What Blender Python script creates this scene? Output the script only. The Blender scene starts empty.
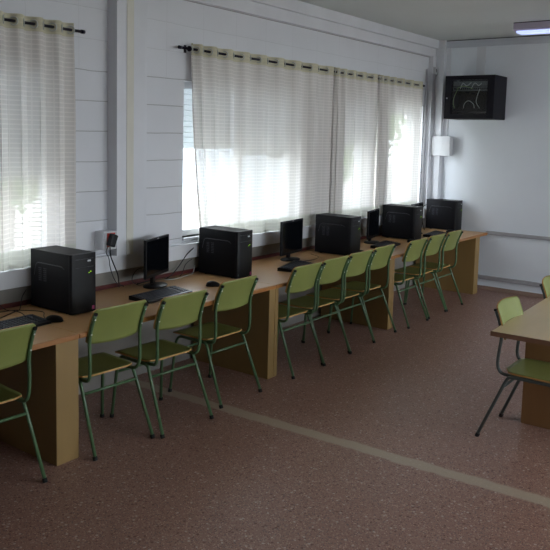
import bpy, bmesh, math, random
from mathutils import Vector, Matrix
random.seed(7)
C = bpy.context.scene.collection
PI = math.pi

# ------------------------------------------------------------ materials
def lin(c):
    return tuple(((v/255)/12.92 if v/255 <= .04045 else ((v/255+.055)/1.055)**2.4) for v in c) + (1,)
def mat(name, rgb, rough=.5, metal=0, spec=.5, noise=0, nscale=20, bump=0, bscale=80, coat=0):
    m = bpy.data.materials.new(name); m.use_nodes = True
    nt = m.node_tree; b = nt.nodes['Principled BSDF']
    b.inputs['Base Color'].default_value = lin(rgb)
    b.inputs['Roughness'].default_value = rough
    b.inputs['Metallic'].default_value = metal
    b.inputs['Specular IOR Level'].default_value = spec
    b.inputs['Coat Weight'].default_value = coat
    tc = nt.nodes.new('ShaderNodeTexCoord')
    if noise:
        n = nt.nodes.new('ShaderNodeTexNoise'); n.inputs['Scale'].default_value = nscale
        n.inputs['Detail'].default_value = 4
        nt.links.new(tc.outputs['Object'], n.inputs['Vector'])
        mx = nt.nodes.new('ShaderNodeMix'); mx.data_type = 'RGBA'
        d = lin(tuple(max(0, v*(1-noise)) for v in rgb)); u = lin(tuple(min(255, v*(1+noise)) for v in rgb))
        mx.inputs[6].default_value = d; mx.inputs[7].default_value = u
        nt.links.new(n.outputs['Fac'], mx.inputs[0]); nt.links.new(mx.outputs[2], b.inputs['Base Color'])
    if bump:
        n = nt.nodes.new('ShaderNodeTexNoise'); n.inputs['Scale'].default_value = bscale
        nt.links.new(tc.outputs['Object'], n.inputs['Vector'])
        bp = nt.nodes.new('ShaderNodeBump'); bp.inputs['Strength'].default_value = bump
        bp.inputs['Distance'].default_value = .002
        nt.links.new(n.outputs['Fac'], bp.inputs['Height']); nt.links.new(bp.outputs[0], b.inputs['Normal'])
    return m
def emis(name, rgb, s):
    m = bpy.data.materials.new(name); m.use_nodes = True
    b = m.node_tree.nodes['Principled BSDF']
    b.inputs['Base Color'].default_value = lin(rgb)
    b.inputs['Emission Color'].default_value = lin(rgb); b.inputs['Emission Strength'].default_value = s
    return m
def wood(name, c1, c2, scale=(2, 2, 2), rough=.4, axis='X'):
    m = bpy.data.materials.new(name); m.use_nodes = True
    nt = m.node_tree; b = nt.nodes['Principled BSDF']; b.inputs['Roughness'].default_value = rough
    tc = nt.nodes.new('ShaderNodeTexCoord'); mp = nt.nodes.new('ShaderNodeMapping')
    mp.inputs['Scale'].default_value = scale
    n = nt.nodes.new('ShaderNodeTexNoise'); n.inputs['Scale'].default_value = 6; n.inputs['Detail'].default_value = 5
    mx = nt.nodes.new('ShaderNodeMix'); mx.data_type = 'RGBA'
    mx.inputs[6].default_value = lin(c1); mx.inputs[7].default_value = lin(c2)
    nt.links.new(tc.outputs['Object'], mp.inputs[0]); nt.links.new(mp.outputs[0], n.inputs['Vector'])
    nt.links.new(n.outputs['Fac'], mx.inputs[0]); nt.links.new(mx.outputs[2], b.inputs['Base Color'])
    return m

WHITE = (216, 217, 222)
M = {}
M['plaster'] = mat('plaster', (224, 228, 234), .75, noise=.03, nscale=1.5, bump=.25, bscale=60)
M['paint'] = mat('glossy_white_paint', WHITE, .45, noise=.04, nscale=3)
M['paint_yellow'] = mat('yellowed_paint', (212, 209, 198), .5, noise=.05, nscale=4)
M['paint_grey'] = mat('greyed_paint', (196, 200, 208), .6, noise=.05, nscale=4)
M['ceiling'] = mat('ceiling_paint', (205, 210, 208), .8, noise=.03, nscale=1)
M['low_wall'] = mat('grey_low_wall', (138, 134, 128), .8, noise=.08, nscale=6)  # grey wall, toned darker to stand in for shade under the desks
M['skirt'] = mat('terrazzo_skirting', (150, 125, 112), .5, noise=.15, nscale=90)
M['red_strip'] = mat('dark_red_skirting', (88, 32, 30), .5, noise=.25, nscale=12)
M['rail'] = mat('grey_rail', (165, 163, 166), .45, noise=.04)
M['dark_gap'] = mat('dark_gap', (30, 30, 32), .9)
M['green_ply'] = mat('green_laminate', (128, 135, 72), .45, noise=.05, nscale=9)
M['ply_edge'] = mat('plywood_edge', (196, 148, 88), .6, noise=.1, nscale=60)
M['green_tube'] = mat('green_enamel_tube', (78, 106, 72), .32, noise=.08, nscale=30)
M['grey_tube'] = mat('grey_enamel_tube', (82, 90, 88), .35, noise=.08, nscale=30)
M['rubber'] = mat('black_rubber', (22, 22, 22), .7)
M['desk_top'] = wood('desk_laminate', (180, 138, 92), (194, 152, 104), (6, .8, 6), .33)
M['desk_edge'] = wood('desk_edge_band', (150, 98, 48), (162, 108, 54), (6, .8, 6), .4)
M['desk_panel'] = wood('desk_panel_laminate', (140, 112, 66), (150, 121, 74), (3, 3, .5), .45)
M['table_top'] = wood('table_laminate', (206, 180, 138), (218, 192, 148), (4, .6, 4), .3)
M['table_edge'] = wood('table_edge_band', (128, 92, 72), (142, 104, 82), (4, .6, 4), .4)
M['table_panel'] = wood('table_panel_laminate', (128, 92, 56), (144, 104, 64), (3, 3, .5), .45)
M['black'] = mat('black_plastic', (11, 11, 15), .42, spec=.3, noise=.1, nscale=60)
M['black_matt'] = mat('black_metal_case', (12, 12, 18), .55, spec=.22, noise=.08, nscale=60, bump=.1, bscale=300)
M['groove'] = mat('dark_grey_groove', (40, 42, 52), .35)
M['screen'] = mat('screen_glass', (10, 12, 16), .12, spec=.6)
M['silver'] = mat('silver_badge', (210, 212, 216), .3, metal=.4)
M['led'] = emis('green_led', (150, 220, 20), .35)
M['pink'] = mat('pink_sticker', (190, 70, 130), .6)
M['teal'] = mat('pale_sticker', (150, 190, 190), .6)
M['key'] = mat('keycap_black', (44, 47, 58), .45)
M['cable'] = mat('black_cable', (20, 20, 22), .45)
M['plate'] = mat('white_socket_plastic', (196, 197, 200), .35)
M['red'] = mat('red_socket_plastic', (190, 54, 36), .4)
M['rod'] = mat('dark_rod_metal', (30, 28, 42), .35, metal=.5)
M['steel'] = mat('steel_eyelet', (196, 198, 192), .4, metal=.4)
M['frame'] = mat('white_window_frame', (222, 226, 230), .35)
M['shutter'] = mat('roller_shutter_plastic', (196, 204, 212), .5, noise=.02)
def translucent_plastic(m, k):
    nt = m.node_tree; b = nt.nodes['Principled BSDF']; t = nt.nodes.new('ShaderNodeBsdfTranslucent'); t.inputs[0].default_value = (.86, .87, .88, 1)
    x = nt.nodes.new('ShaderNodeMixShader'); x.inputs[0].default_value = k
    nt.links.new(b.outputs[0], x.inputs[1]); nt.links.new(t.outputs[0], x.inputs[2]); nt.links.new(x.outputs[0], nt.nodes['Material Output'].inputs[0])
translucent_plastic(M['shutter'], .35)
M['rack'] = mat('rack_black_metal', (14, 14, 24), .5, spec=.25, noise=.06, nscale=40)
M['patch'] = mat('patch_panel_grey', (92, 98, 100), .5)
M['cabw'] = mat('white_patch_cable', (190, 196, 196), .5)
M['cabg'] = mat('pale_green_patch_cable', (130, 160, 100), .5)
M['lamp_body'] = mat('lilac_grey_lamp_housing', (178, 170, 186), .4)
M['tube'] = emis('lamp_diffuser', (190, 205, 255), .45)
M['ground'] = mat('pale_concrete', (190, 188, 180), .8, noise=.1, nscale=2)
M['pale_wall'] = mat('pale_blue_render', (196, 206, 218), .8, noise=.04)
M['leaf'] = mat('tree_leaves', (96, 132, 62), .6, noise=.25, nscale=3)
M['bark'] = mat('tree_bark', (100, 84, 66), .8, noise=.2)

g = bpy.data.materials.new('clear_glass'); g.use_nodes = True
nt = g.node_tree; b = nt.nodes['Principled BSDF']; nt.nodes.remove(b)
tr = nt.nodes.new('ShaderNodeBsdfTransparent'); tr.inputs[0].default_value = (.93, .96, .96, 1)
gl = nt.nodes.new('ShaderNodeBsdfGlossy'); gl.inputs['Roughness'].default_value = .02
lw = nt.nodes.new('ShaderNodeLayerWeight'); lw.inputs[0].default_value = .5
pw = nt.nodes.new('ShaderNodeMath'); pw.operation = 'POWER'; pw.inputs[1].default_value = 4; nt.links.new(lw.outputs['Facing'], pw.inputs[0])
fr = nt.nodes.new('ShaderNodeMath'); fr.operation = 'MULTIPLY_ADD'; fr.inputs[1].default_value = .5; fr.inputs[2].default_value = .03; nt.links.new(pw.outputs[0], fr.inputs[0])
mx = nt.nodes.new('ShaderNodeMixShader')
nt.links.new(fr.outputs[0], mx.inputs[0]); nt.links.new(tr.outputs[0], mx.inputs[1]); nt.links.new(gl.outputs[0], mx.inputs[2])
nt.links.new(mx.outputs[0], nt.nodes['Material Output'].inputs[0]); M['glass'] = g

def math_node(nt, op, a, bb=None):
    n = nt.nodes.new('ShaderNodeMath'); n.operation = op
    for i, v in enumerate((a, bb)):
        if v is None: continue
        if isinstance(v, (int, float)): n.inputs[i].default_value = v
        else: nt.links.new(v, n.inputs[i])
    return n.outputs[0]

def sheer(name, col, base, line):
    m = bpy.data.materials.new(name); m.use_nodes = True
    nt = m.node_tree; nt.nodes.remove(nt.nodes['Principled BSDF'])
    tc = nt.nodes.new('ShaderNodeTexCoord'); uv = nt.nodes.new('ShaderNodeSeparateXYZ')
    nt.links.new(tc.outputs['UV'], uv.inputs[0])
    def lines(o, per, w):
        f = math_node(nt, 'FRACT', math_node(nt, 'DIVIDE', o, per))
        return math_node(nt, 'LESS_THAN', f, w/per)
    h = lines(uv.outputs[1], .030, .008); v = lines(uv.outputs[0], .05, .006)
    ln = math_node(nt, 'MAXIMUM', h, math_node(nt, 'MULTIPLY', v, .7))
    fac = math_node(nt, 'ADD', math_node(nt, 'MULTIPLY', ln, line-base), base)
    d = nt.nodes.new('ShaderNodeBsdfDiffuse'); t = nt.nodes.new('ShaderNodeBsdfTranslucent')
    d.inputs[0].default_value = lin(col); t.inputs[0].default_value = lin(col)
    s = nt.nodes.new('ShaderNodeMixShader'); s.inputs[0].default_value = .17
    nt.links.new(d.outputs[0], s.inputs[1]); nt.links.new(t.outputs[0], s.inputs[2])
    tr = nt.nodes.new('ShaderNodeBsdfTransparent')
    x = nt.nodes.new('ShaderNodeMixShader')
    nt.links.new(fac, x.inputs[0]); nt.links.new(tr.outputs[0], x.inputs[1]); nt.links.new(s.outputs[0], x.inputs[2])
    nt.links.new(x.outputs[0], nt.nodes['Material Output'].inputs[0])
    return m
M['sheer'] = sheer('sheer_curtain_cloth', (232, 227, 222), .86, .985)
M['header'] = sheer('curtain_header_cloth', (214, 208, 182), .9, .98)
M['hem'] = sheer('curtain_hem_cloth', (214, 214, 204), .9, .98)

# painted block wall: horizontal joints, faint vertical ones above the windows
def block_wall():
    m = mat('painted_block_wall', WHITE, .6, noise=.03, nscale=2)
    nt = m.node_tree; b = nt.nodes['Principled BSDF']
    ge = nt.nodes.new('ShaderNodeNewGeometry'); sp = nt.nodes.new('ShaderNodeSeparateXYZ')
    nt.links.new(ge.outputs['Position'], sp.inputs[0])
    nz = nt.nodes.new('ShaderNodeTexNoise'); nz.inputs['Scale'].default_value = 3
    nt.links.new(ge.outputs['Position'], nz.inputs['Vector'])
    wob = math_node(nt, 'MULTIPLY', math_node(nt, 'SUBTRACT', nz.outputs['Fac'], .5), .018)
    z = math_node(nt, 'ADD', sp.outputs[2], wob)
    def joint(o, per, off, w):
        f = math_node(nt, 'FRACT', math_node(nt, 'DIVIDE', math_node(nt, 'ADD', o, off), per))
        return math_node(nt, 'LESS_THAN', f, w/per)
    h = joint(z, .212, 2.12-1.455+.002, .006)
    h = math_node(nt, 'MULTIPLY', h, math_node(nt, 'ADD', math_node(nt, 'MULTIPLY', math_node(nt, 'LESS_THAN', sp.outputs[2], 2.40), .75), .25))
    h = math_node(nt, 'MULTIPLY', h, math_node(nt, 'LESS_THAN', sp.outputs[2], 2.80))
    v = joint(sp.outputs[1], .42, .05, .004)
    v = math_node(nt, 'MULTIPLY', math_node(nt, 'MULTIPLY', v, .25), math_node(nt, 'GREATER_THAN', sp.outputs[2], 2.31))
    j = math_node(nt, 'MAXIMUM', h, v)
    mx = nt.nodes.new('ShaderNodeMix'); mx.data_type = 'RGBA'
    old = b.inputs['Base Color'].links[0].from_socket
    nt.links.new(old, mx.inputs[6]); mx.inputs[7].default_value = lin((128, 126, 124))
    nt.links.new(math_node(nt, 'MULTIPLY', j, .6), mx.inputs[0]); nt.links.new(mx.outputs[2], b.inputs['Base Color'])
    bp = nt.nodes.new('ShaderNodeBump'); bp.invert = True; bp.inputs['Strength'].default_value = .6
    bp.inputs['Distance'].default_value = .004
    nt.links.new(j, bp.inputs['Height']); nt.links.new(bp.outputs[0], b.inputs['Normal'])
    return m
M['blocks'] = block_wall()

def terrazzo():
    m = bpy.data.materials.new('red_terrazzo'); m.use_nodes = True
    nt = m.node_tree; b = nt.nodes['Principled BSDF']
    ge = nt.nodes.new('ShaderNodeNewGeometry'); sp = nt.nodes.new('ShaderNodeSeparateXYZ')
    nt.links.new(ge.outputs['Position'], sp.inputs[0])
    n = nt.nodes.new('ShaderNodeTexNoise'); n.inputs['Scale'].default_value = 1.3; n.inputs['Detail'].default_value = 6
    nt.links.new(ge.outputs['Position'], n.inputs['Vector'])
    base = nt.nodes.new('ShaderNodeMix'); base.data_type = 'RGBA'
    base.inputs[6].default_value = lin((144, 107, 95)); base.inputs[7].default_value = lin((160, 126, 113))
    nt.links.new(n.outputs['Fac'], base.inputs[0])
    def chips(scale, ramp, prev, fmax):
        v = nt.nodes.new('ShaderNodeTexVoronoi'); v.inputs['Scale'].default_value = scale; v.inputs['Randomness'].default_value = 1
        nt.links.new(ge.outputs['Position'], v.inputs['Vector'])
        s = nt.nodes.new('ShaderNodeSeparateColor'); nt.links.new(v.outputs['Color'], s.inputs[0])
        r = nt.nodes.new('ShaderNodeValToRGB'); r.color_ramp.interpolation = 'CONSTANT'
        for i, (p, c) in enumerate(ramp):
            e = r.color_ramp.elements[i] if i < 2 else r.color_ramp.elements.new(p)
            e.position = p; e.color = lin(c)
        nt.links.new(s.outputs[0], r.inputs[0])
        inside = math_node(nt, 'LESS_THAN', v.outputs['Distance'], .42)
        pick = math_node(nt, 'LESS_THAN', s.outputs[1], fmax)
        x = nt.nodes.new('ShaderNodeMix'); x.data_type = 'RGBA'
        nt.links.new(math_node(nt, 'MULTIPLY', inside, pick), x.inputs[0])
        nt.links.new(prev, x.inputs[6]); nt.links.new(r.outputs[0], x.inputs[7])
        return x.outputs[2]
    c1 = chips(130, [(0, (122, 78, 66)), (.35, (180, 144, 127)), (.6, (100, 88, 88)), (.85, (204, 174, 155))], base.outputs[2], .7)
    c2 = chips(60, [(0, (190, 172, 160)), (.25, (164, 136, 124)), (.7, (112, 74, 64))], c1, .24)
    # filled trench crossing the floor
    wob = nt.nodes.new('ShaderNodeTexNoise'); wob.inputs['Scale'].default_value = 9; wob.inputs['Detail'].default_value = 5
    nt.links.new(ge.outputs['Position'], wob.inputs['Vector'])
    yc = math_node(nt, 'SUBTRACT', sp.outputs[1], math_node(nt, 'ADD', math_node(nt, 'MULTIPLY', sp.outputs[0], .035), 3.876))
    dd = math_node(nt, 'ADD', math_node(nt, 'ABSOLUTE', yc), math_node(nt, 'MULTIPLY', math_node(nt, 'SUBTRACT', wob.outputs['Fac'], .5), .06))
    mr = nt.nodes.new('ShaderNodeMapRange'); mr.inputs[1].default_value = .062; mr.inputs[2].default_value = .044
    nt.links.new(dd, mr.inputs[0])
    mx = nt.nodes.new('ShaderNodeMix'); mx.data_type = 'RGBA'
    nt.links.new(math_node(nt, 'MULTIPLY', mr.outputs[0], .8), mx.inputs[0]); nt.links.new(c2, mx.inputs[6]); mx.inputs[7].default_value = lin((182, 168, 148))
    nt.links.new(mx.outputs[2], b.inputs['Base Color'])
    r = nt.nodes.new('ShaderNodeMapRange'); r.inputs[3].default_value = .28; r.inputs[4].default_value = .5
    nt.links.new(n.outputs['Fac'], r.inputs[0]); nt.links.new(r.outputs[0], b.inputs['Roughness'])
    b.inputs['Specular IOR Level'].default_value = .4
    return m
M['floor'] = terrazzo()

# ------------------------------------------------------------ mesh helpers
def box(bm, x0, x1, y0, y1, z0, z1, mi=0):
    v = [bm.verts.new((x, y, z)) for z in (z0, z1) for y in (y0, y1) for x in (x0, x1)]
    fs = [(0, 2, 3, 1), (4, 5, 7, 6), (0, 1, 5, 4), (2, 6, 7, 3), (0, 4, 6, 2), (1, 3, 7, 5)]
    out = []
    for f in fs:
        fc = bm.faces.new([v[i] for i in f]); fc.material_index = mi; out.append(fc)
    return v
def rbox(bm, x0, x1, y0, y1, z0, z1, r=.004, seg=2, mi=0):
    t = bmesh.new(); box(t, x0, x1, y0, y1, z0, z1, mi)
    bmesh.ops.bevel(t, geom=t.edges[:], offset=r, segments=seg, affect='EDGES', profile=.5)
    merge(bm, t)
def merge(bm, t, mtx=None):
    mp = {}
    for v in t.verts: mp[v] = bm.verts.new(mtx @ v.co if mtx else v.co)
    for f in t.faces:
        try:
            n = bm.faces.new([mp[v] for v in f.verts]); n.material_index = f.material_index; n.smooth = f.smooth
        except ValueError: pass
    t.free()
def prism(bm, pts, z0, z1, mi=0, side=0):
    lo = [bm.verts.new((x, y, z0)) for x, y in pts]; hi = [bm.verts.new((x, y, z1)) for x, y in pts]
    f = bm.faces.new(lo[::-1]); f.material_index = mi
    f = bm.faces.new(hi); f.material_index = mi
    n = len(pts)
    for i in range(n):
        f = bm.faces.new([lo[i], lo[(i+1) % n], hi[(i+1) % n], hi[i]]); f.material_index = side
def fillet(pts, r, n=4, closed=False):
    out = []; L = len(pts)
    for i, p in enumerate(pts):
        p = Vector(p)
        if not closed and i in (0, L-1): out.append(p); continue
        a = Vector(pts[i-1]); c = Vector(pts[(i+1) % L])
        ra = min(r, (a-p).length*.45); rc = min(r, (c-p).length*.45)
        s = p+(a-p).normalized()*ra; e = p+(c-p).normalized()*rc
        for k in range(n+1):
            t = k/n; out.append(s*(1-t)**2+p*2*t*(1-t)+e*t*t)
    return out
def tube(bm, pts, r, seg=8, mi=0, closed=False):
    pts = [Vector(p) for p in pts]; rings = []; L = len(pts); prev = None
    for i, p in enumerate(pts):
        if closed: d = pts[(i+1) % L]-pts[i-1]
        else: d = pts[min(i+1, L-1)]-pts[max(i-1, 0)]
        d.normalize()
        if prev is None:
            u = d.orthogonal().normalized()
        else:
            u = prev-d*prev.dot(d)
            u = u.normalized() if u.length > 1e-6 else d.orthogonal().normalized()
        prev = u; w = d.cross(u)
        rings.append([bm.verts.new(p+(u*math.cos(a)+w*math.sin(a))*r) for a in [2*PI*k/seg for k in range(seg)]])
    m = L if closed else L-1
    for i in range(m):
        A, B = rings[i], rings[(i+1) % L]
        for k in range(seg):
            f = bm.faces.new([A[k], A[(k+1) % seg], B[(k+1) % seg], B[k]]); f.smooth = True; f.material_index = mi
    if not closed:
        for rg, s in ((rings[0], -1), (rings[-1], 1)):
            f = bm.faces.new(rg[::s] if s == -1 else rg); f.material_index = mi
def lathe(bm, prof, seg=20, mi=0, mtx=None):
    t = bmesh.new(); rings = []
    for r, z in prof:
        rings.append([t.verts.new((r*math.cos(2*PI*k/seg), r*math.sin(2*PI*k/seg), z)) for k in range(seg)])
    for a, b2 in zip(rings, rings[1:]):
        for k in range(seg):
            f = t.faces.new([a[k], a[(k+1) % seg], b2[(k+1) % seg], b2[k]]); f.smooth = True; f.material_index = mi
    t.faces.new(rings[0][::-1]).material_index = mi; t.faces.new(rings[-1]).material_index = mi
    merge(bm, t, mtx)
def obj(name, bm, mats, parent=None, loc=None, rotz=0, smooth=None):
    bmesh.ops.recalc_face_normals(bm, faces=bm.faces[:])
    me = bpy.data.meshes.new(name); bm.to_mesh(me); bm.free()
    if not isinstance(mats, (list, tuple)): mats = [mats]
    for m in mats: me.materials.append(M[m])
    o = bpy.data.objects.new(name, me); C.objects.link(o)
    if parent: o.parent = parent
    if loc: o.location = loc
    o.rotation_euler = (0, 0, rotz)
    return o
def thing(name, label, cat, loc=(0, 0, 0), rotz=0, group=None):
    o = bpy.data.objects.new(name, None); C.objects.link(o); o.empty_display_size = .1
    o.location = loc; o.rotation_euler = (0, 0, rotz); tag(o, label, cat, group); return o
def tag(o, label, cat, group=None):
    o['label'] = label; o['category'] = cat
    if group: o['group'] = group
    return o
def struct(name, bm, mats, label=None):
    o = obj(name, bm, mats); o['kind'] = 'structure'
    if label: o['label'] = label
    return o
def copy_tree(o, parent=None):
    c = o.copy(); C.objects.link(c); c.parent = parent
    for ch in list(o.children): copy_tree(ch, c)
    return c
B = bmesh.new

# ------------------------------------------------------------ room shell
XW, YB, ZC = -4.15, 9.02, 3.14
XR, YF = 3.6, -3.0
SILL, HEAD = 1.03, 2.30
WIN = [(1.15, 3.14), (4.35, 6.02), (6.84, 7.44), (7.86, 8.74)]

bm = B(); box(bm, XW-.3, XR+.2, YF-.2, YB+.2, -.12, 0); struct('floor', bm, 'floor', 'speckled reddish terrazzo floor with a pale filled trench')
bm = B(); box(bm, XW-.3, XR+.2, YF-.2, YB+.2, ZC, ZC+.12); struct('ceiling', bm, 'ceiling', 'flat grey-white ceiling')
bm = B(); T = .22
box(bm, XW-T, XW, YF, YB, 0, SILL); box(bm, XW-T, XW, YF, YB, HEAD, ZC)
prev = YF
for a, b_ in WIN + [(YB, None)]:
    box(bm, XW-T, XW, prev, a, SILL, HEAD); prev = b_
struct('wall_left', bm, 'blocks', 'white painted block wall with windows')
bm = B(); box(bm, XW-T, XR, YB, YB+.2, 0, ZC); struct('wall_back', bm, 'plaster', 'bluish white back wall')
bm = B(); box(bm, XR, XR+.2, YF, YB+.2, 0, .9); box(bm, XR, XR+.2, YF, YB+.2, 2.6, ZC)
ADDED_RWIN = [(2.4, 5.4), (5.8, 8.6)]  # unseen openings, added to let more daylight into the room
prev = YF
for a, b_ in ADDED_RWIN+[(YB+.2, None)]:
    box(bm, XR, XR+.2, prev, a, .9, 2.6); prev = b_
struct('wall_right', bm, 'plaster')
bm = B(); box(bm, XW-T, XR+.2, YF-.2, YF, 0, ZC); struct('wall_front', bm, 'plaster')

# beam under the ceiling along the window wall (stepped)
bm = B(); box(bm, XW, XW+.05, YF, YB, 2.93, ZC); box(bm, XW+.05, XW+.09, YF, YB, 3.035, ZC)
struct('trim_1', bm, 'paint', 'white stepped beam between window wall and ceiling')
# thin solid grey strip drawn as the joint at the beam foot
bm = B(); box(bm, XW, XW+.006, YF, YB, 2.922, 2.93); struct('trim_2', bm, 'rail', 'dark joint line under the beam')
# concrete column between the two windows
bm = B()
box(bm, XW, XW+.10, 3.565, 3.655, .985, 2.93); 
box(bm, XW, XW+.104, 3.655, 3.72, .985, 2.93, 1)
box(bm, XW, XW+.10, 3.72, 3.83, .985, 2.93)
box(bm, XW, XW+.03, 3.83, 3.92, .985, 2.93)
struct('trim_3', bm, ['paint', 'paint_yellow'], 'white column between the left windows')
# corner column
bm = B(); box(bm, XW, XW+.062, 8.84, YB, 0, ZC-.2); box(bm, XW+.05, XW+.17, 8.93, YB, 0, ZC)
struct('trim_4', bm, 'paint', 'white column in the far corner')
# low wall under windows, sill duct, red strip
bm = B(); box(bm, XW, XW+.012, YF, 8.83, .0, .865); struct('trim_5', bm, 'low_wall', 'grey low wall below the sill')
bm = B(); rbox(bm, XW, XW+.055, YF, 8.83, .866, .985, .004)
box(bm, XW, XW+.02, YF, 8.83, .985, 1.0)
struct('trim_6', bm, 'paint', 'white duct running below the window sills')
bm = B(); box(bm, XW+.012, XW+.022, YF, 8.83, .735, .765); struct('trim_7', bm, 'red_strip', 'dark red strip along the wall behind the desks')
# back wall: top beam, vertical strips, rails, skirting
bm = B(); box(bm, XW+.17, XR, YB-.03, YB, 3.045, ZC); struct('trim_8', bm, 'paint_grey', 'band at the top of the back wall')
bm = B(); box(bm, XW+.17, XW+.23, YB-.02, YB, 1.93, 3.045); box(bm, -3.58, -3.47, YB-.015, YB, 2.6, 3.045)
struct('trim_9', bm, 'paint', 'white vertical strips on the back wall')
bm = B(); rbox(bm, -3.33, XR, YB-.025, YB, .712, .755, .004); struct('trim_10', bm, 'rail', 'grey rail along the back wall at table height')
bm = B(); rbox(bm, XW+.17, XR, YB-.03, YB, .135, .185, .004); struct('trim_11', bm, 'rail', 'grey duct low on the back wall')
bm = B(); box(bm, XW+.17, XR, YB-.018, YB, 0, .05); struct('baseboard_back', bm, 'skirt')
bm = B(); box(bm, XW+.17, XR, YB-.012, YB, .05, .058); struct('trim_12', bm, 'frame')
bm = B(); box(bm, XW+.17, XR, YB-.012, YB, ZC-.012, ZC-.002); box(bm, XW+.17, XR, YB-.034, YB-.012, ZC-.010, ZC-.002)
struct('trim_13', bm, 'dark_gap', 'dark gap between back wall and ceiling')

# windows
def window(n, y0, y1, drops):
    e = bpy.data.objects.new('window_%d' % n, None); C.objects.link(e); e['kind'] = 'structure'
    xg = XW-.12
    bm = B(); f = .045
    box(bm, xg-.03, xg+.03, y0, y1, SILL, SILL+.05); box(bm, xg-.03, xg+.03, y0, y1, HEAD-.05, HEAD)
    box(bm, xg-.03, xg+.03, y0, y0+f, SILL+.05, HEAD-.05); box(bm, xg-.03, xg+.03, y1-f, y1, SILL+.05, HEAD-.05)
    k = len(drops); w = (y1-y0)/k
    for i in range(1, k): box(bm, xg-.03, xg+.03, y0+i*w-.03, y0+i*w+.03, SILL+.05, HEAD-.05)
    obj('window_frame', bm, 'frame', e)
    for i, dz in enumerate(drops):
        a, b_ = y0+i*w+.03, y0+(i+1)*w-.03
        bm = B(); box(bm, xg-.003, xg+.003, a, b_, SILL+.05, HEAD-.05); obj('pane', bm, 'glass', e)
        bm = B(); z = HEAD-.005
        while z > dz+.001:
            z2 = max(z-.045, dz); rbox(bm, xg-.062, xg-.048, a-.02, b_+.02, z2+.003, z, .004, 1)
            box(bm, xg-.058, xg-.052, a-.02, b_+.02, z2, z2+.003); z = z2
        obj('roller_shutter', bm, 'shutter', e)
    bm = B(); rbox(bm, XW-.20, XW+.015, y0, y1, SILL-.02, SILL, .004); obj('window_sill', bm, 'frame', e)
    return e
window(1, *WIN[0], [1.55, 1.55])
window(2, *WIN[1], [1.755, 1.70])
window(3, *WIN[2], [1.80])
window(4, *WIN[3], [2.18])
def added_side_window(n, y0, y1):  # added window out of view, brightens the room from the right
    e = bpy.data.objects.new('window_%d' % n, None); C.objects.link(e); e['kind'] = 'structure'
    bm = B()
    for q in ((y0, y1, .9, .95), (y0, y1, 2.55, 2.6), (y0, y0+.05, .95, 2.55), (y1-.05, y1, .95, 2.55), ((y0+y1)/2-.03, (y0+y1)/2+.03, .95, 2.55)):
        box(bm, XR+.08, XR+.14, *q)
    obj('window_frame', bm, 'frame', e)
    bm = B(); box(bm, XR+.107, XR+.113, y0+.05, y1-.05, .95, 2.55); obj('pane', bm, 'glass', e)
    l = bpy.data.lights.new('daylight_portal', 'AREA'); l.shape = 'RECTANGLE'; l.size = 1.7; l.size_y = y1-y0; l.cycles.is_portal = True
    o = bpy.data.objects.new('daylight_portal', l); C.objects.link(o)
    o.location = (XR+.19, (y0+y1)/2, 1.75); o.rotation_euler = (0, PI/2, 0)
for i, (a, b_) in enumerate(ADDED_RWIN): added_side_window(5+i, a, b_)
# daylight portals: portals that guide daylight through the window openings
for i, (a, b_) in enumerate(WIN):
    l = bpy.data.lights.new('daylight_portal', 'AREA'); l.shape = 'RECTANGLE'
    l.size = HEAD-SILL; l.size_y = b_-a; l.cycles.is_portal = True
    o = bpy.data.objects.new('daylight_portal', l); C.objects.link(o)
    o.location = (XW-.21, (a+b_)/2, (SILL+HEAD)/2); o.rotation_euler = (0, -PI/2, 0)

# ------------------------------------------------------------ curtains
RX, RZ = -4.10, 2.548
def rod(y0, y1, label, brackets, fin=True):
    t = thing('curtain_rod', label, 'curtain rod', (RX, (y0+y1)/2, RZ))
    c = (y0+y1)/2
    bm = B(); tube(bm, [(0, y0-c, 0), (0, y1-c, 0)], .010, 10); obj('rod', bm, 'rod', t)
    for s, y in ((-1, y0), (1, y1)):
        bm = B(); tube(bm, [(0, y-c, 0), (0, y-c+s*.03, 0)], .013, 10); obj('end_cap', bm, 'rod', t)
    for y in brackets:
        bm = B(); tube(bm, [(XW-RX, y-c, 0), (-.01, y-c, 0)], .006, 8)
        box(bm, XW-RX, XW-RX+.006, y-c-.012, y-c+.012, -.03, .03)
        tube(bm, [(0, y-c-.006, 0), (0, y-c+.006, 0)], .022, 12)
        obj('bracket', bm, 'rod', t)
    return t
rod(.92, 3.29, 'dark curtain rod above the leftmost window, left of the white column', [1.06])
rod(4.265, 8.605, 'long dark curtain rod above the windows right of the white column', [4.355, 8.56])

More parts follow.
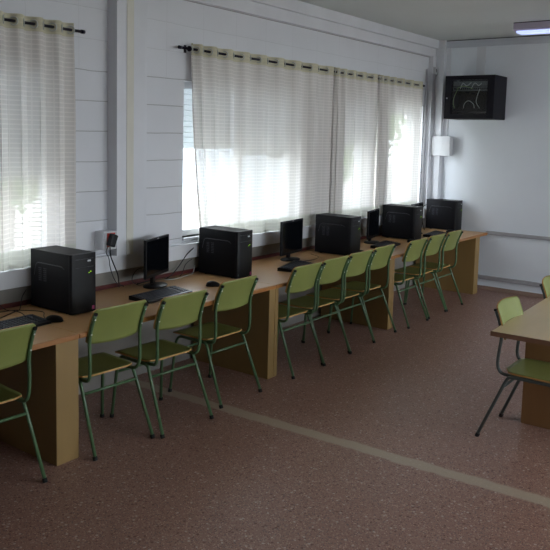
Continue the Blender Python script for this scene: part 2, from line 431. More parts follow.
def curtain(y0, y1, period, label, bottom=.995, gather=None, lean=0, amp=.024, ph=0, rings=True):
    """cloth hung in waves on the rod through eyelets"""
    t = thing('curtain', label, 'curtain', (RX, (y0+y1)/2, RZ), 0, None)
    yc = (y0+y1)/2; ny = int((y1-y0)/.008); nper = round((y1-y0)/period)
    def y_of(s):        # s 0..1 along the width
        if gather: # squeeze folds at one end
            k, a = gather
            return s**k if a == 0 else 1-(1-s)**k
        return s
    zs = [.045, .02, 0, -.045] + [-.045-(RZ-bottom-.045)*i/26 for i in range(1, 27)]
    rnd = random.Random(int(y0*100)); o1 = [rnd.uniform(-.6, .6) for _ in range(40)]
    def point(s, z):
        d = -z/(RZ-bottom); d = max(0, d)
        w = 2*PI*nper*s+ph
        k = s*nper; i = int(k) % 39; fr_ = k-int(k)
        off = o1[i]*(1-fr_)+o1[i+1]*fr_
        a = amp*(1+.12*d*off)
        x = a*math.sin(w+off*.8*d)
        x = (abs(x)/a)**.8*a*(1 if x > 0 else -1)
        y = y0+(y1-y0)*y_of(s)
        y += lean*min(1, d)**1.6*(1-s)**4
        y += .012*math.sin(w*2+.5)*min(1, d*3)
        return (x, y-yc, z)
    def sheet(z_list, name, m):
        bm = B(); uvl = bm.loops.layers.uv.new('uv'); grid = []
        for z in z_list: grid.append([bm.verts.new(point(i/ny, z)) for i in range(ny+1)])
        wid = (y1-y0)*1.3
        for a in range(len(z_list)-1):
            for i in range(ny):
                f = bm.faces.new([grid[a][i], grid[a][i+1], grid[a+1][i+1], grid[a+1][i]]); f.smooth = True
                uvs = ((i, a), (i+1, a), (i+1, a+1), (i, a+1))
                for l, (p, q) in zip(f.loops, uvs): l[uvl].uv = (wid*p/ny, 10+z_list[q])
        me_o = obj(name, bm, m, t); return me_o
    sheet(zs[:4], 'header_band', 'header'); sheet(zs[3:-2], 'cloth', 'sheer'); sheet(zs[-3:], 'hem', 'hem')
    if rings:
        k0 = math.ceil(ph/PI); k = k0
        while True:
            s = (k*PI-ph)/(2*PI*nper); k += 1
            if s > 1: break
            if s < 0.001: continue
            y = y0+(y1-y0)*y_of(s)-yc
            sg = 1 if (k-1) % 2 == 0 else -1
            bm = B(); pts = []
            for q in range(16):
                an = 2*PI*q/16
                u = .025*math.cos(an); pts.append((u*.85, y+sg*u*.55, .025*math.sin(an)))
            tube(bm, pts, .005, 6, closed=True); obj('eyelet', bm, 'steel', t)
    return t
curtain(1.06, 3.22, .148, 'sheer cream curtain at the left edge of the photo, left of the white column', .99, ph=.6)
curtain(4.375, 6.47, .222, 'widest sheer cream curtain, just right of the white column, its left edge pulled in', .99, gather=(1.33, 0), lean=.17, ph=2.2)
curtain(6.51, 7.405, .179, 'narrow sheer cream curtain in the middle, green foliage showing through it', .99, gather=(1.45, 0), ph=2.6)
curtain(7.455, 8.565, .185, 'sheer cream curtain nearest the far corner of the room', .99, gather=(1.45, 0), ph=2.4)

# ------------------------------------------------------------ chairs
def make_chair(frame_mat, lean=0, up=0):
    """origin on the floor under the middle of the rear feet, faces local +x"""
    t = thing('school_chair', 'x', 'chair')
    tube_r = .0105
    def LN(x, z): return x-lean*max(0, z-.45)/.4, z+up*max(0, z-.45)/.4
    for s in (-1, 1):
        yb, yt = s*.216, s*.19
        bm = B()     # side frame: rear leg, seat rail and front leg bent from one tube
        pts = fillet([(0, yb, .008), (.155, s*.197, .385), (.175, s*.193, .424), (.44, s*.19, .424), (.47, s*.193, .38), (.505, s*.215, .008)], .035, 5)
        tube(bm, pts, tube_r, 10); obj('side_frame', bm, frame_mat, t)
        bm = B()     # back upright curving under the seat
        pts = fillet([(LN(x_, z_)[0], s*.186, LN(x_, z_)[1]) for x_, z_ in ((.066, .828), (.095, .76), (.114, .67), (.100, .56))]+[ (.094, s*.184, .475), (.118, s*.178, .428), (.20, s*.172, .424), (.30, s*.172, .424)], .04, 5)
        tube(bm, pts, tube_r, 10); obj('back_upright', bm, frame_mat, t)
        for x, y in ((0, yb), (.505, s*.215)):
            bm = B(); tube(bm, [(x, y, 0), (x+(.008 if x == 0 else -.002), y, .022)], .0138, 10); obj('foot_cap', bm, 'rubber', t)
        bm = B(); a1, a2 = LN(.0655, .826), LN(.062, .836); tube(bm, [(a1[0], s*.186, a1[1]), (a2[0], s*.186, a2[1])], .0112, 10); obj('tube_cap', bm, 'rubber', t)
    bm = B(); tube(bm, [(.142, -.199, .352), (.142, .199, .352)], .009, 8); obj('stretcher', bm, frame_mat, t)
    bm = B(); tube(bm, [(.478, -.196, .31), (.478, .196, .31)], .009, 8); obj('stretcher', bm, frame_mat, t)
    bm = B(); tube(bm, [(.30, -.19, .418), (.30, .19, .418)], .009, 8); obj('seat_bar', bm, frame_mat, t)
    # seat: bent plywood, rounded outline
    bm = B(); nx, ny = 14, 14
    def seat_pt(u, v, zo):
        # u along depth 0..1 (rear..front), v -1..1
        x = .135+u*.395; half = .206-.010*(1-u)
        # rounded corners
        r = .07; du = min(u*.395, (1-u)*.395)
        if du < r: half -= (r-math.sqrt(max(0, r*r-(r-du)**2)))
        z = .441+zo - .008*math.cos(v*PI/2)*math.sin(u*PI) - .018*max(0, (u-.82)/.18)**2 + .006*max(0, (.15-u)/.15)
        return (x, v*half, z)
    top = [[bm.verts.new(seat_pt(i/nx, j/ny*2-1, .010)) for j in range(ny+1)] for i in range(nx+1)]
    bot = [[bm.verts.new(seat_pt(i/nx, j/ny*2-1, 0)) for j in range(ny+1)] for i in range(nx+1)]
    for i in range(nx):
        for j in range(ny):
            f = bm.faces.new([top[i][j], top[i+1][j], top[i+1][j+1], top[i][j+1]]); f.smooth = True
            f = bm.faces.new([bot[i][j+1], bot[i+1][j+1], bot[i+1][j], bot[i][j]]); f.smooth = True
    rim(bm, top, bot, nx, ny); obj('seat', bm, ['green_ply', 'ply_edge'], t)
    # backrest: curved board in front of the uprights
    bm = B()
    def back_pt(u, v, off):
        # u 0..1 bottom..top
        z = .648+u*.212; xx = .1275-.062*u**1.55
        half = .197; r = .02; du = min(u*.212, (1-u)*.212)
        if du < r: half -= (r-math.sqrt(max(0, r*r-(r-du)**2)))
        z += .006*(1-v*v)*(1 if u > .5 else -1)*abs(u-.5)*2
        xx, z = LN(xx, z); x = xx - .026*(1-v*v) + off
        return (x, v*half, z)
    top = [[bm.verts.new(back_pt(i/nx, j/ny*2-1, .010)) for j in range(ny+1)] for i in range(nx+1)]
    bot = [[bm.verts.new(back_pt(i/nx, j/ny*2-1, 0)) for j in range(ny+1)] for i in range(nx+1)]
    for i in range(nx):
        for j in range(ny):
            f = bm.faces.new([top[i][j], top[i+1][j], top[i+1][j+1], top[i][j+1]]); f.smooth = True
            f = bm.faces.new([bot[i][j+1], bot[i+1][j+1], bot[i+1][j], bot[i][j]]); f.smooth = True
    rim(bm, top, bot, nx, ny); br = obj('backrest', bm, ['green_ply', 'ply_edge'], t)
    for s in (-1, 1):
        for z, x in ((.71, .108), (.80, .080)):
            x, z = LN(x, z); bm = B(); tube(bm, [(x-.016, s*.186, z), (x-.010, s*.186, z)], .005, 8); obj('rivet', bm, 'steel', br)
    return t
def rim(bm, top, bot, nx, ny):
    def q(a, b_, c, d):
        f = bm.faces.new([a, b_, c, d]); f.material_index = 1; f.smooth = False
    for j in range(ny):
        q(top[0][j], top[0][j+1], bot[0][j+1], bot[0][j]); q(top[nx][j+1], top[nx][j], bot[nx][j], bot[nx][j+1])
    for i in range(nx):
        q(top[i+1][0], top[i][0], bot[i][0], bot[i+1][0]); q(top[i][ny], top[i+1][ny], bot[i+1][ny], bot[i][ny])
green = make_chair('green_tube', .032, .015)
CH = [(-3.215, 2.105, 3, 'green school chair nearest the camera, cut by the left edge of the photo'),
      (-3.195, 2.88, 3, 'green school chair just right of the first desk panel, near the closest tower'),
      (-3.125, 3.35, 3, 'green school chair drawn furthest out, in front of the slim monitor'),
      (-3.185, 3.965, 1, 'green school chair standing alone just left of the second desk panel'),
      (-3.160, 4.795, 1, 'first green school chair right of the second desk panel, nearest in a tight row'),
      (-3.175, 5.240, 1, 'second green school chair right of the second desk panel'),
      (-3.185, 5.682, 1, 'third green school chair right of the second desk panel, before the middle tower'),
      (-3.205, 6.15, 0, 'green school chair standing right before the third desk panel'),
      (-3.170, 6.80, 0, 'first green school chair beyond the third desk panel'),
      (-3.190, 7.31, 0, 'middle one of the three green school chairs at the farthest desk'),
      (-3.185, 7.76, 0, 'green school chair farthest from the camera, beside the last computer tower')]
for i, (x, y, a, lab) in enumerate(CH):
    c = green if i == 0 else copy_tree(green)
    c.location = (x, y, 0); c.rotation_euler = (0, 0, PI+math.radians(-a)); c['label'] = lab
    c['group'] = 'green school chairs along the window desks'
grey = make_chair('grey_tube')
g2 = copy_tree(grey)
grey.location = (-1.63, 4.656, 0); grey['label'] = 'green-seated chair with grey frame tucked under the corner of the right-hand table'
g2.location = (-1.66, 5.68, 0); g2['label'] = 'green-backed chair at the right edge of the photo, behind the right-hand table'
for c in (grey, g2): c['group'] = 'chairs at the right-hand table'

# ------------------------------------------------------------ desks along the wall
DX0, DX1, DZ, TH = -4.127, -3.305, .735, .030
def desk(y0, y1, left, right, label):
    cx, cy = (DX0+DX1)/2, (y0+y1)/2
    t = thing('computer_desk', label, 'desk', (cx, cy, 0), 0, 'wooden desks along the window wall')
    hx = (DX1-DX0)/2
    bm = B(); rbox(bm, -hx, hx-.012, y0-cy+.001, y1-cy-.001, DZ-TH, DZ, .002, 1); obj('worktop', bm, 'desk_top', t)
    bm = B(); rbox(bm, hx-.0125, hx, y0-cy+.001, y1-cy-.001, DZ-TH, DZ-.0005, .005, 3); obj('edge_band', bm, 'desk_edge', t)
    for p in (left, right):
        if not p: continue
        bm = B(); rbox(bm, -hx+.03, hx-.008, p[0]-cy, p[1]-cy, 0, DZ-TH, .0015, 1); obj('side_panel', bm, 'desk_panel', t)
    bm = B(); box(bm, -hx+.05, -hx+.07, (left[1] if left else y0)-cy+.001, (right[0] if right else y1)-cy-.001, DZ-TH-.10, DZ-TH); obj('rear_rail', bm, 'desk_panel', t)
    return t
desk(.60, 2.635, (.602, .68), (2.478, 2.632), 'wooden desk nearest the camera, running out of the left edge of the photo')
desk(2.635, 4.515, None, (4.44, 4.513), 'second wooden desk, under the lone slim monitor between two towers')
desk(4.515, 6.465, (4.517, 4.558), (6.40, 6.463), 'third wooden desk, behind four closely set chairs')
desk(6.465, 8.985, (6.467, 6.50), (8.62, 8.75), 'farthest wooden desk, ending against the back wall')

# ------------------------------------------------------------ computers
def arch(bm, pts, r): tube(bm, pts, r, 6)
def make_tower():
    """front faces +x, origin at base centre"""
    D, W, H = .42, .20, .381
    t = thing('computer_tower', 'x', 'computer tower')
    bm = B(); rbox(bm, -D/2, D/2-.035, -W/2, W/2, .008, H, .003); obj('case', bm, 'black_matt', t)
    bm = B(); # front bezel with softly rounded plan
    pts = [(D/2-.035, -W/2-.001), (D/2-.022, -W/2-.001)]
    for k in range(9):
        a = -PI/2+PI*k/8; pts.append((D/2-.022+.02*math.cos(a)**.6 if 0 < k < 8 else D/2-.022, (W/2)*math.sin(a)))
    pts += [(D/2-.022, W/2+.001), (D/2-.035, W/2+.001)]
    prism(bm, pts, .006, H+.001); bz = obj('front_bezel', bm, 'black', t)
    xf = D/2-.001
    bm = B(); box(bm, xf-.004, xf+.0015, .022, .046, H-.050, H-.040); obj('badge', bm, 'silver', bz)
    bm = B(); box(bm, xf-.004, xf+.001, .044, .050, H-.118, H-.112); box(bm, xf-.004, xf+.001, .030, .036, H-.124, H-.12); obj('power_light', bm, 'led', bz)
    bm = B(); box(bm, xf-.006, xf+.0008, -.07, .07, H-.085, H-.083); box(bm, xf-.006, xf+.0008, -.07, .07, H-.033, H-.031); obj('drive_slot', bm, 'groove', bz)
    for s in (-1, 1):
        bm = B(); y = s*(W/2+.0005)
        pr = fillet([(-.17, y, .215), (-.15, y, .30), (.11, y, .30), (.135, y, .285)], .03, 4)
        tube(bm, pr, .0028, 6); obj('side_ridge', bm, 'groove', t)
        bm = B()
        for gx in (-.125, -.075):
            for k in range(7):
                box(bm, gx, gx+.03, y-.0012, y+.0012, .185+k*.013, .185+k*.013+.006)
        obj('vent', bm, 'groove', t)
    for x in (-.15, .13):
        for y in (-.07, .07):
            bm = B(); lathe(bm, [(.014, 0), (.014, .009)], 12, mtx=Matrix.Translation((x, y, 0))); obj('foot', bm, 'rubber', t)
    bm = B(); box(bm, -D/2-.004, -D/2, -.07, .07, .05, .19); obj('rear_ports', bm, 'groove', t)
    return t
TW = [(-3.862, 2.955, 0, 'black computer tower nearest the camera, left of the wall socket', 'pink'),
      (-3.862, 4.565, 0, 'black computer tower between the two nearest full monitors, below the widest curtain', 'both'),
      (-3.785, 6.185, 0, 'black computer tower in the middle of the row of five', None),
      (-3.85, 7.70, 0, 'fourth black computer tower, below the curtain nearest the corner', 'pale'),
      (-3.855, 8.89, 0, 'black computer tower at the far end of the desks against the back wall', 'pale')]
tower = make_tower()
towers = [tower if i == 0 else copy_tree(tower) for i in range(len(TW))]
for c, (x, y, a, lab, st) in zip(towers, TW):
    c.location = (x, y, DZ); c.rotation_euler = (0, 0, math.radians(a)); c['label'] = lab
    c['group'] = 'black computer towers on the window desks'
    if st in ('pink', 'both'):
        bm = B(); box(bm, .202, .2075, .058, .076, .018, .042); s = obj('sticker', bm, 'pink', c); s['label'] = 'pink sticker'
    if st in ('pale', 'both'):
        bm = B(); box(bm, .194, .2015, -.084, -.070, .022, .04); s = obj('sticker', bm, 'teal', c); s['label'] = 'small pale sticker'

def make_monitor(w, h, zb):
    """screen faces +x, origin at base centre on desk; width along y"""
    t = thing('monitor', 'x', 'monitor')
    bm = B(); rbox(bm, -.022, .0, -w/2, w/2, zb, zb+h, .005)
    hs = obj('housing', bm, 'black', t)
    bm = B(); box(bm, -.001, .0012, -w/2+.016, w/2-.016, zb+.028, zb+h-.016); obj('screen', bm, 'screen', t)
    bm = B(); box(bm, -.001, .002, -.012, .012, zb+h-.011, zb+h-.005); obj('badge', bm, 'silver', hs)
    bm = B(); rbox(bm, -.055, -.03, -.022, .022, .01, zb+.10, .004); obj('neck', bm, 'black', t)
    bm = B(); mt = Matrix.Diagonal((.85, 1.2, 1, 1)).to_4x4()
    lathe(bm, [(.098, 0), (.100, .004), (.094, .010), (.05, .016), (.03, .022)], 32, mtx=Matrix.Translation((-.02, 0, 0)) @ mt); obj('base', bm, 'black', t)
    return t
def mon(x, y, vec, w, h, zb, lab):
    m = make_monitor(w, h, zb); m.location = (x, y, DZ); m.rotation_euler = (0, 0, math.atan2(-vec[0], vec[1])*1.0)
    m['label'] = lab; m['group'] = 'monitors on the window desks'; return m
mon(-3.885, 2.29, (0, 1), .40, .28, .05, 'monitor mostly outside the left edge of the photo, only its dark edge showing')
mon(-3.93, 3.86, (-.13, .365), .39, .29, .082, 'slim black monitor right of the wall socket, nearest one fully in view')
mon(-3.89, 5.55, (-.05, .4), .415, .315, .058, 'black monitor just right of the second tower')
mon(-3.90, 7.115, (-.10, .42), .43, .31, .055, 'narrow-looking black monitor between the middle tower and the fourth tower')
mon(-3.90, 8.20, (-.05, .4), .41, .315, .058, 'black monitor almost hidden behind the fourth tower')

def make_keyboard():
    """length along y, front (user) side +x"""
    t = thing('keyboard', 'x', 'keyboard')
    L, W = .45, .19
    bm = B(); v = [(-W/2, .0), (-W/2, .028), (-W/2+.02, .031), (W/2, .014), (W/2, .0)]
    n = len(v); a = [bm.verts.new((x, -L/2, z)) for x, z in v]; c = [bm.verts.new((x, L/2, z)) for x, z in v]
    bm.faces.new(a); bm.faces.new(c[::-1])
    for i in range(n): bm.faces.new([a[i], c[i], c[(i+1) % n], a[(i+1) % n]])
    obj('body', bm, 'black', t)
    bm = B(); num = B()
    for r in range(6):
        x = -W/2+.030+r*.0225 + (.004 if r else 0); z = .030-(x+W/2-.02)*(.017/(W-.02))
        y = -L/2+.012
        while y < L/2-.024:
            if not (r == 5 and -L/2+.09 < y < -L/2+.19) and not abs(y-.140) < .009:
                box(num if y > .155 else bm, x, x+.016, y, y+.0155, z, z+.0055)
            y += .0195
        if r == 5: box(bm, x, x+.016, -L/2+.092, -L/2+.205, z, z+.0055)
    obj('keys', bm, 'key', t); obj('number_keys', num, 'key', t)
    return t
KB = [(-3.69, 2.44, 4, 'black keyboard at the left edge of the photo, left of the nearest tower'),
      (-3.665, 3.635, 3, 'black keyboard in front of the slim monitor right of the wall socket'),
      (-3.62, 5.235, 16, 'black keyboard in front of the monitor right of the second tower'),
      (-3.67, 6.97, 10, 'black keyboard between the middle tower and the fourth tower'),
      (-3.66, 8.23, 8, 'black keyboard near the last tower, partly hidden behind chair backs')]
kb = make_keyboard()
kbs = [kb if i == 0 else copy_tree(kb) for i in range(5)]
for c, (x, y, a, lab) in zip(kbs, KB):
    c.location = (x, y, DZ); c.rotation_euler = (0, 0, math.radians(a)); c['label'] = lab; c['group'] = 'keyboards on the window desks'
def make_mouse():
    t = thing('computer_mouse', 'x', 'mouse')
    bm = B(); prof = []
    nu, nv = 14, 16; rows = []
    for i in range(nu+1):
        u = i/nu; x = -.056+.112*u; w = .031*math.sqrt(max(.0, 1-(2*u-1)**4))*(1-.08*u); h = .042*math.sqrt(max(0, 1-(2*(u**.85)-1)**2))*.95
        rows.append([bm.verts.new((x, w*math.cos(PI*j/nv), .001+h*math.sin(PI*j/nv)**.8)) for j in range(nv+1)])
    for i in range(nu):
        for j in range(nv):
            f = bm.faces.new([rows[i][j], rows[i][j+1], rows[i+1][j+1], rows[i+1][j]]); f.smooth = True
    for i in range(nu): bm.faces.new([rows[i][0], rows[i+1][0], rows[i+1][nv], rows[i][nv]])
    bmesh.ops.remove_doubles(bm, verts=bm.verts[:], dist=1e-5)
    obj('body', bm, 'black', t)
    bm = B(); tube(bm, [(-.028, -.004, .026), (-.028, .004, .026)], .009, 12); obj('scroll_wheel', bm, 'groove', t)
    return t
MS = [(-3.635, 2.708, 55, 'black mouse on the nearest desk, in front of the nearest tower'),
      (-3.63, 4.145, 40, 'black mouse left of the second tower, above the chair that stands alone'),
      (-3.60, 6.325, 20, 'black mouse just right of the middle tower, behind a chair back'),
      (-3.60, 7.45, 30, 'black mouse in front of the fourth tower, beside the fourth keyboard'),
      (-3.64, 8.60, 20, 'farthest black mouse, just left of the last tower')]
ms = make_mouse()
mss = [ms if i == 0 else copy_tree(ms) for i in range(5)]
for c, (x, y, a, lab) in zip(mss, MS):
    c.location = (x, y, DZ); c.rotation_euler = (0, 0, math.radians(a)); c['label'] = lab; c['group'] = 'mice on the window desks'

# ------------------------------------------------------------ cables
def smooth_path(pts, n=8):
    P = [Vector(p) for p in pts]; P = [P[0]*2-P[1]]+P+[P[-1]*2-P[-2]]; out = []
    for i in range(1, len(P)-2):
        for k in range(n):
            t = k/n; a, b_, c, d = P[i-1:i+3]
            out.append(.5*((2*b_)+(-a+c)*t+(2*a-5*b_+4*c-d)*t*t+(-a+3*b_-3*c+d)*t**3))
    out.append(P[-2]); return out
def cable(pts, label, r=.003, m='cable', group='cables on the window desks'):
    base = Vector(pts[0]); bm = B(); tube(bm, [p-base for p in smooth_path(pts)], r, 6)
    o = obj('cable', bm, m, loc=base); tag(o, label, 'cable', group); return o
z = DZ+.0035
cable([(-3.80, 2.30, z), (-3.92, 2.52, z), (-4.00, 2.68, z), (-4.03, 2.74, z), (-4.09, 2.80, z+.06), (-4.115, 2.85, z+.10)], 'black cable from the leftmost keyboard running back to the nearest tower')
cable([(-3.69, 2.69, z), (-3.78, 2.83-.09, z), (-3.87, 2.80, z), (-3.96, 2.77, z), (-4.04, 2.70, z), (-4.06, 2.60, z), (-4.03, 2.53, z)], 'black mouse cable looping on the nearest desk beside the nearest tower')
cable([(-4.115, 2.55, .86), (-4.11, 2.62, .80), (-4.09, 2.68, z), (-3.98, 2.70, z), (-3.84, 2.66, z)], 'black cable hanging against the low wall at the left edge of the photo')
cable([(-4.092, 3.80, z), (-4.105, 3.95, z), (-4.09, 4.12, z), (-4.105, 4.25, .80), (-4.09, 4.34, .90), (-4.085, 4.42, .95)], 'black cable rising from the desk to the back of the second tower', .0045)
cable([(-4.09, 4.02, z), (-4.06, 4.14, z), (-4.08, 4.26, z), (-4.10, 4.34, .82), (-4.085, 4.40, .86)], 'thin cable drooping just left of the second tower, below the thicker one', .003)
cable([(-4.05, 4.05, z), (-4.02, 4.15, z), (-4.05, 4.28, z), (-4.08, 4.40, z), (-4.09, 4.44, .80)], 'pale cable lying on the desk beside the second tower', .003, 'cabw')
cable([(-4.0, 3.78, .88), (-4.06, 3.76, .85), (-4.08, 3.74, .78), (-4.06, 3.78, z), (-4.02, 3.84, z)], 'black cable bulging out on the left behind the slim monitor')
cable([(-3.72, 5.25, z), (-3.80, 5.40, z), (-3.74, 5.66, z), (-3.80, 5.86, z), (-3.95, 5.95, z)], 'thin black cable on the desk between the second monitor and the middle tower', .0022)
cable([(-4.01, 6.26, .98), (-4.05, 6.45, .90), (-4.06, 6.60, .82), (-4.0, 6.72, z), (-3.95, 6.80, z)], 'black cable bundle leaving the back of the middle tower', .007)
cable([(-4.10, 7.30, .80), (-4.06, 7.38, .88), (-4.075, 7.50, .98), (-4.07, 7.60, 1.0)], 'black cable running up behind the fourth tower')
cable([(-4.085, 8.84, 1.04), (-4.06+.01, 8.66, 1.02), (-4.04, 8.62, .90), (-4.03, 8.64, .80), (-3.99, 8.60, z)], 'black cable looping at the back of the last tower', .005)

# ------------------------------------------------------------ wall socket and adapter
t = thing('wall_socket', 'white surface wall socket with a red outlet, between the leftmost curtain and the column', 'socket', (XW, 3.505, 1.10))
bm = B(); rbox(bm, 0, .10, -.06, .058, -.062, .070, .004); obj('housing', bm, 'paint', t)
bm = B(); rbox(bm, .1, .104, -.056, .054, -.058, .066, .002); obj('plate', bm, 'plate', t)
bm = B(); rbox(bm, .104, .109, -.036, .038, -.040, .060, .002); obj('outlet', bm, 'red', t)
t = thing('power_adapter', 'black plug-in power adapter hanging from the red outlet with its cord', 'power adapter', (XW+.11, 3.495, 1.11))
bm = B(); rbox(bm, 0, .045, -.026, .026, -.045, .045, .008)
bmesh.ops.rotate(bm, verts=bm.verts[:], cent=(0, 0, 0), matrix=Matrix.Rotation(math.radians(-22), 3, 'X')); obj('body', bm, 'black', t)
zf = DZ-1.11+.006
bm = B(); tube(bm, smooth_path([(.02, -.02, -.045), (.018, -.012, -.11), (.01, .02, -.17), (.0, .07, -.26), (-.04, .12, -.34), (-.05, .17, zf)]), .0045, 6); obj('cord', bm, 'cable', t)
bm = B(); tube(bm, smooth_path([(.012, -.03, -.045), (.008, -.045, -.08), (.008, -.02, -.13), (.0, .0, -.20), (-.03, .06, -.29), (-.05, .13, zf)]), .003, 6); obj('cord', bm, 'cable', t)

# ------------------------------------------------------------ right-hand table
a = math.radians(1.5)
t = thing('table', 'wooden table with a dark edge at the right edge of the photo', 'table', (-1.524, 4.283, 0), a)
bm = B(); rbox(bm, .004, .80, .004, 2.0, .711, .74, .002, 1); obj('tabletop', bm, 'table_top', t)
bm = B()
for q in ((0, .804, 0, .0045), (0, .0045, .0045, 2.0), (.7995, .804, .0045, 2.0), (0, .804, 2.0, 2.004)): box(bm, *q, .7105, .7392)
obj('edge_band', bm, 'table_edge', t)
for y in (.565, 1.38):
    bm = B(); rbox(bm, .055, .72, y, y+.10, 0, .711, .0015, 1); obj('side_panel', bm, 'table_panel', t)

# ------------------------------------------------------------ rack cabinet and box on the back wall
t = thing('network_cabinet', 'black wall cabinet with a glass door high on the back wall, patch panel inside', 'network cabinet', (-3.495, YB, 2.14))
W2, Dp, Hh = .31, .39, .52
bm = B()
box(bm, -W2, W2, -Dp, -.002, 0, .02); box(bm, -W2, W2, -Dp, -.002, Hh-.02, Hh)
box(bm, -W2, -W2+.018, -Dp, -.002, .02, Hh-.02); box(bm, W2-.018, W2, -Dp, -.002, .02, Hh-.02); box(bm, -W2+.018, W2-.018, -.02, -.002, .02, Hh-.02)
obj('case', bm, 'rack', t)
bm = B(); y0, y1 = -Dp-.022, -Dp-.001
box(bm, -W2, W2, y0, y1, 0, .055); box(bm, -W2, W2, y0, y1, Hh-.05, Hh); box(bm, -W2, -W2+.085, y0, y1, .055, Hh-.05); box(bm, W2-.085, W2, y0, y1, .055, Hh-.05)
d = obj('door', bm, 'rack', t)
bm = B(); box(bm, -W2+.085, W2-.085, y0+.007, y0+.012, .055, Hh-.05); obj('door_glass', bm, 'glass', d)
bm = B(); tube(bm, [(-W2+.03, y0, .25), (-W2+.03, y0-.008, .25)], .009, 12); obj('lock', bm, 'silver', d)
bm = B(); box(bm, -.235, .235, -Dp+.04, -Dp+.06, .34, .39); box(bm, -.235, .235, -Dp+.05, -Dp+.06, .40, .455); obj('patch_panel', bm, 'patch', t)
bm = B()
for k in range(16):
    x = -.215+k*.027; box(bm, x, x+.018, -Dp+.036, -Dp+.041, .354, .376)
obj('ports', bm, 'rack', t)
bm = B(); box(bm, -.235, .235, -Dp+.04, -.06, .09, .13); obj('switch_unit', bm, 'rack', t)
yc = -Dp+.03
for k, (m, pts) in enumerate([('cabw', [(.11, yc+.006, .36), (.09, yc-.012, .28), (.08, yc-.012, .2), (.12, yc, .13)]),
                 ('cabw', [(-.09, yc+.01, .13), (-.07, yc, .19), (-.02, yc, .22), (.04, yc, .18), (.05, yc+.01, .13)]),
                 ('cabg', [(-.17, yc+.006, .36), (-.20, yc-.01, .28), (-.215, yc-.01, .2), (-.2, yc, .13)]),
                 ('cabg', [(-.18, yc+.006, .37), (-.1, yc-.012, .395), (-.02, yc-.012, .38), (.02, yc+.006, .36)]),
                 ('cabw', [(.0, yc+.006, .365), (.05, yc-.012, .43), (.1, yc-.012, .40), (.13, yc+.006, .43)]),
                 ('cabw', [(-.14, yc+.006, .365), (-.1, yc-.012, .43), (-.05, yc-.012, .40), (.0, yc+.006, .44)])]):
    bm = B(); tube(bm, smooth_path(pts), .004, 6); obj('patch_cable', bm, m, t)

t = thing('wall_box', 'small white box on the back wall below the black cabinet', 'wall box', (-3.965, YB-.02, 1.68))
bm = B(); rbox(bm, -.14, .135, -.10, -.0, 0, .245, .006); obj('case', bm, 'plate', t)
bm = B(); rbox(bm, -.143, .138, -.112, -.101, -.003, .248, .004); obj('cover', bm, 'plate', t)
t = thing('junction_box', 'tiny white junction box with a dark opening, high in the far corner above the curtain', 'junction box', (XW+.05, 8.885, 2.71))
bm = B(); rbox(bm, .0, .05, -.035, .035, -.005, .09, .003); obj('case', bm, 'plate', t)
bm = B(); box(bm, .048, .052, -.025, -.005, .02, .065); obj('opening', bm, 'dark_gap', t)
bm = B(); tube(bm, [(0, 0, 0), (0, 0, 1.75)], .008, 8)
tag(obj('conduit', bm, 'paint', loc=(XW+.012, 8.72+.06, 1.02)), 'thin white pipe running up the wall right of the last curtain', 'pipe')

# ------------------------------------------------------------ ceiling lamps
def lamp(x, y, lab):
    t = thing('ceiling_lamp', lab, 'ceiling lamp', (x, y, ZC-.09), 0, 'ceiling lamps')
    bm = B(); pts = [(-.09, .082), (-.09, .02), (-.075, .0), (.075, .0), (.09, .02), (.09, .082)]
    A = [bm.verts.new((0, p, q)) for p, q in pts]; E_ = [bm.verts.new((1.25, p, q)) for p, q in pts]
    bm.faces.new(A[::-1]); bm.faces.new(E_)
    for i in range(6): bm.faces.new([A[i], A[(i+1) % 6], E_[(i+1) % 6], E_[i]])
    obj('housing', bm, 'lamp_body', t)
    bm = B(); rbox(bm, .03, 1.22, -.088, .088, -.022, .002, .008); obj('diffuser', bm, 'tube', t)
    bm = B(); box(bm, .0, 1.25, -.092, .092, .082, .0895); obj('top_plate', bm, 'dark_gap', t)
    return t
lamp(-2.77, 8.03, 'long ceiling lamp at the top right of the photo')
lamp(-2.07, 7.06, 'ceiling lamp of which only a bright tip shows at the top right edge')

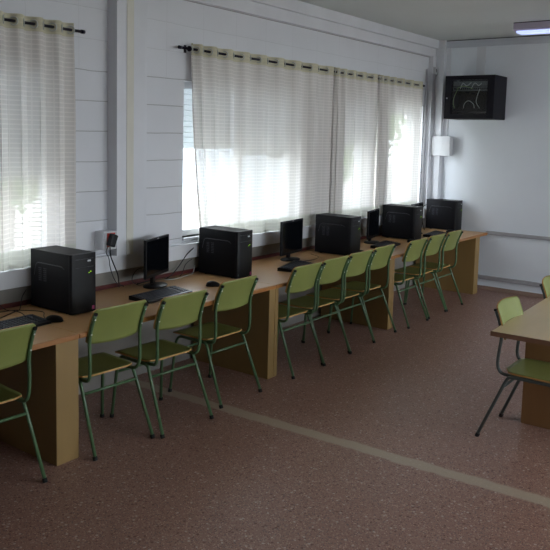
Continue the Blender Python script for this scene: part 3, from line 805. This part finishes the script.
# ------------------------------------------------------------ outside
bm = B(); box(bm, -60, XW-.6, -40, 60, -.3, -.1); box(bm, XR+.6, 60, -40, 60, -.3, -.1); o = struct('ground', bm, 'ground', 'pale ground outside the windows')
def tree(x, y, h, r, lab, seed):
    rn = random.Random(seed); t = thing('tree', lab, 'tree', (x, y, -.1), 0, 'trees outside the windows')
    bm = B(); tube(bm, [(0, 0, 0), (.05, .02, h*.3), (-.03, .05, h*.6)], .12, 8); obj('trunk', bm, 'bark', t)
    bm = B()
    for k in range(2600):
        a = rn.uniform(0, 2*PI); e = math.acos(rn.uniform(-1, 1)); rr = r*(.45+.55*rn.random())
        c = Vector((rr*math.sin(e)*math.cos(a), rr*math.sin(e)*math.sin(a), h*.58+rr*.9*math.cos(e)*(h*.42/r)))
        u = Vector((rn.gauss(0, 1), rn.gauss(0, 1), rn.gauss(0, 1))).normalized(); w = u.orthogonal().normalized(); s = rn.uniform(.07, .15)
        bm.faces.new([bm.verts.new(c+u*s), bm.verts.new(c+w*s*.6), bm.verts.new(c-u*s), bm.verts.new(c-w*s*.6)])
    obj('crown', bm, 'leaf', t)
tree(-9.3, 6.1, 4.0, 1.4, 'leafy tree outside, showing faintly through the leftmost curtain', 3)
tree(-9.6, 15.4, 4.4, 1.7, 'leafy tree outside, showing through the narrow middle curtain', 5)
w = bpy.data.worlds.new('overcast_sky'); bpy.context.scene.world = w; w.use_nodes = True
nt = w.node_tree; bg = nt.nodes['Background']
bg.inputs[0].default_value = (.90, .93, 1, 1); bg.inputs[1].default_value = 4.5

t = thing('added_building', 'pale block added outside, dims the daylight behind the widest curtain', 'added_building', (-14, 17.5, -.1))  # added to weaken the sky glow through part of the widest curtain
bm = B(); box(bm, -2, 2, -2.7, 2.2, 0, 4.6); obj('wall', bm, 'pale_wall', t)
bm = B(); rbox(bm, -2.2, 2.2, -2.9, 2.4, 4.6, 4.85, .03); obj('roof', bm, 'ground', t)
for y_ in (-1.2, .9):
    bm = B(); box(bm, 1.98, 2.03, y_-.5, y_+.5, 1.3, 2.5); w_ = obj('window', bm, 'frame', t)
    bm = B(); box(bm, 2.03, 2.035, y_-.44, y_+.44, 1.36, 2.44); obj('pane', bm, 'screen', w_)
# ------------------------------------------------------------ camera
cam = bpy.data.cameras.new('camera'); co = bpy.data.objects.new('camera', cam); C.objects.link(co)
F = 736.4136; y, p, r = math.radians(36.45132754), math.radians(6.33026798), math.radians(1.41755318)
cam.sensor_width = 36; cam.lens = 36*F/550; cam.shift_y = -(275-217.447)/550; cam.clip_start = .05
f = Vector((-math.sin(y)*math.cos(p), math.cos(y)*math.cos(p), -math.sin(p)))
rt = Vector((math.cos(y), math.sin(y), 0)); up = rt.cross(f)
Rv = rt*math.cos(r)+up*math.sin(r); Uv = -rt*math.sin(r)+up*math.cos(r)
co.matrix_world = Matrix.Translation((0, 0, 1.88)) @ Matrix((Rv, Uv, -f)).transposed().to_4x4()
sc = bpy.context.scene; sc.camera = co
sc.view_settings.view_transform = 'Standard'; sc.view_settings.look = 'None'
sc.view_settings.exposure = 1.32; sc.view_settings.gamma = 1
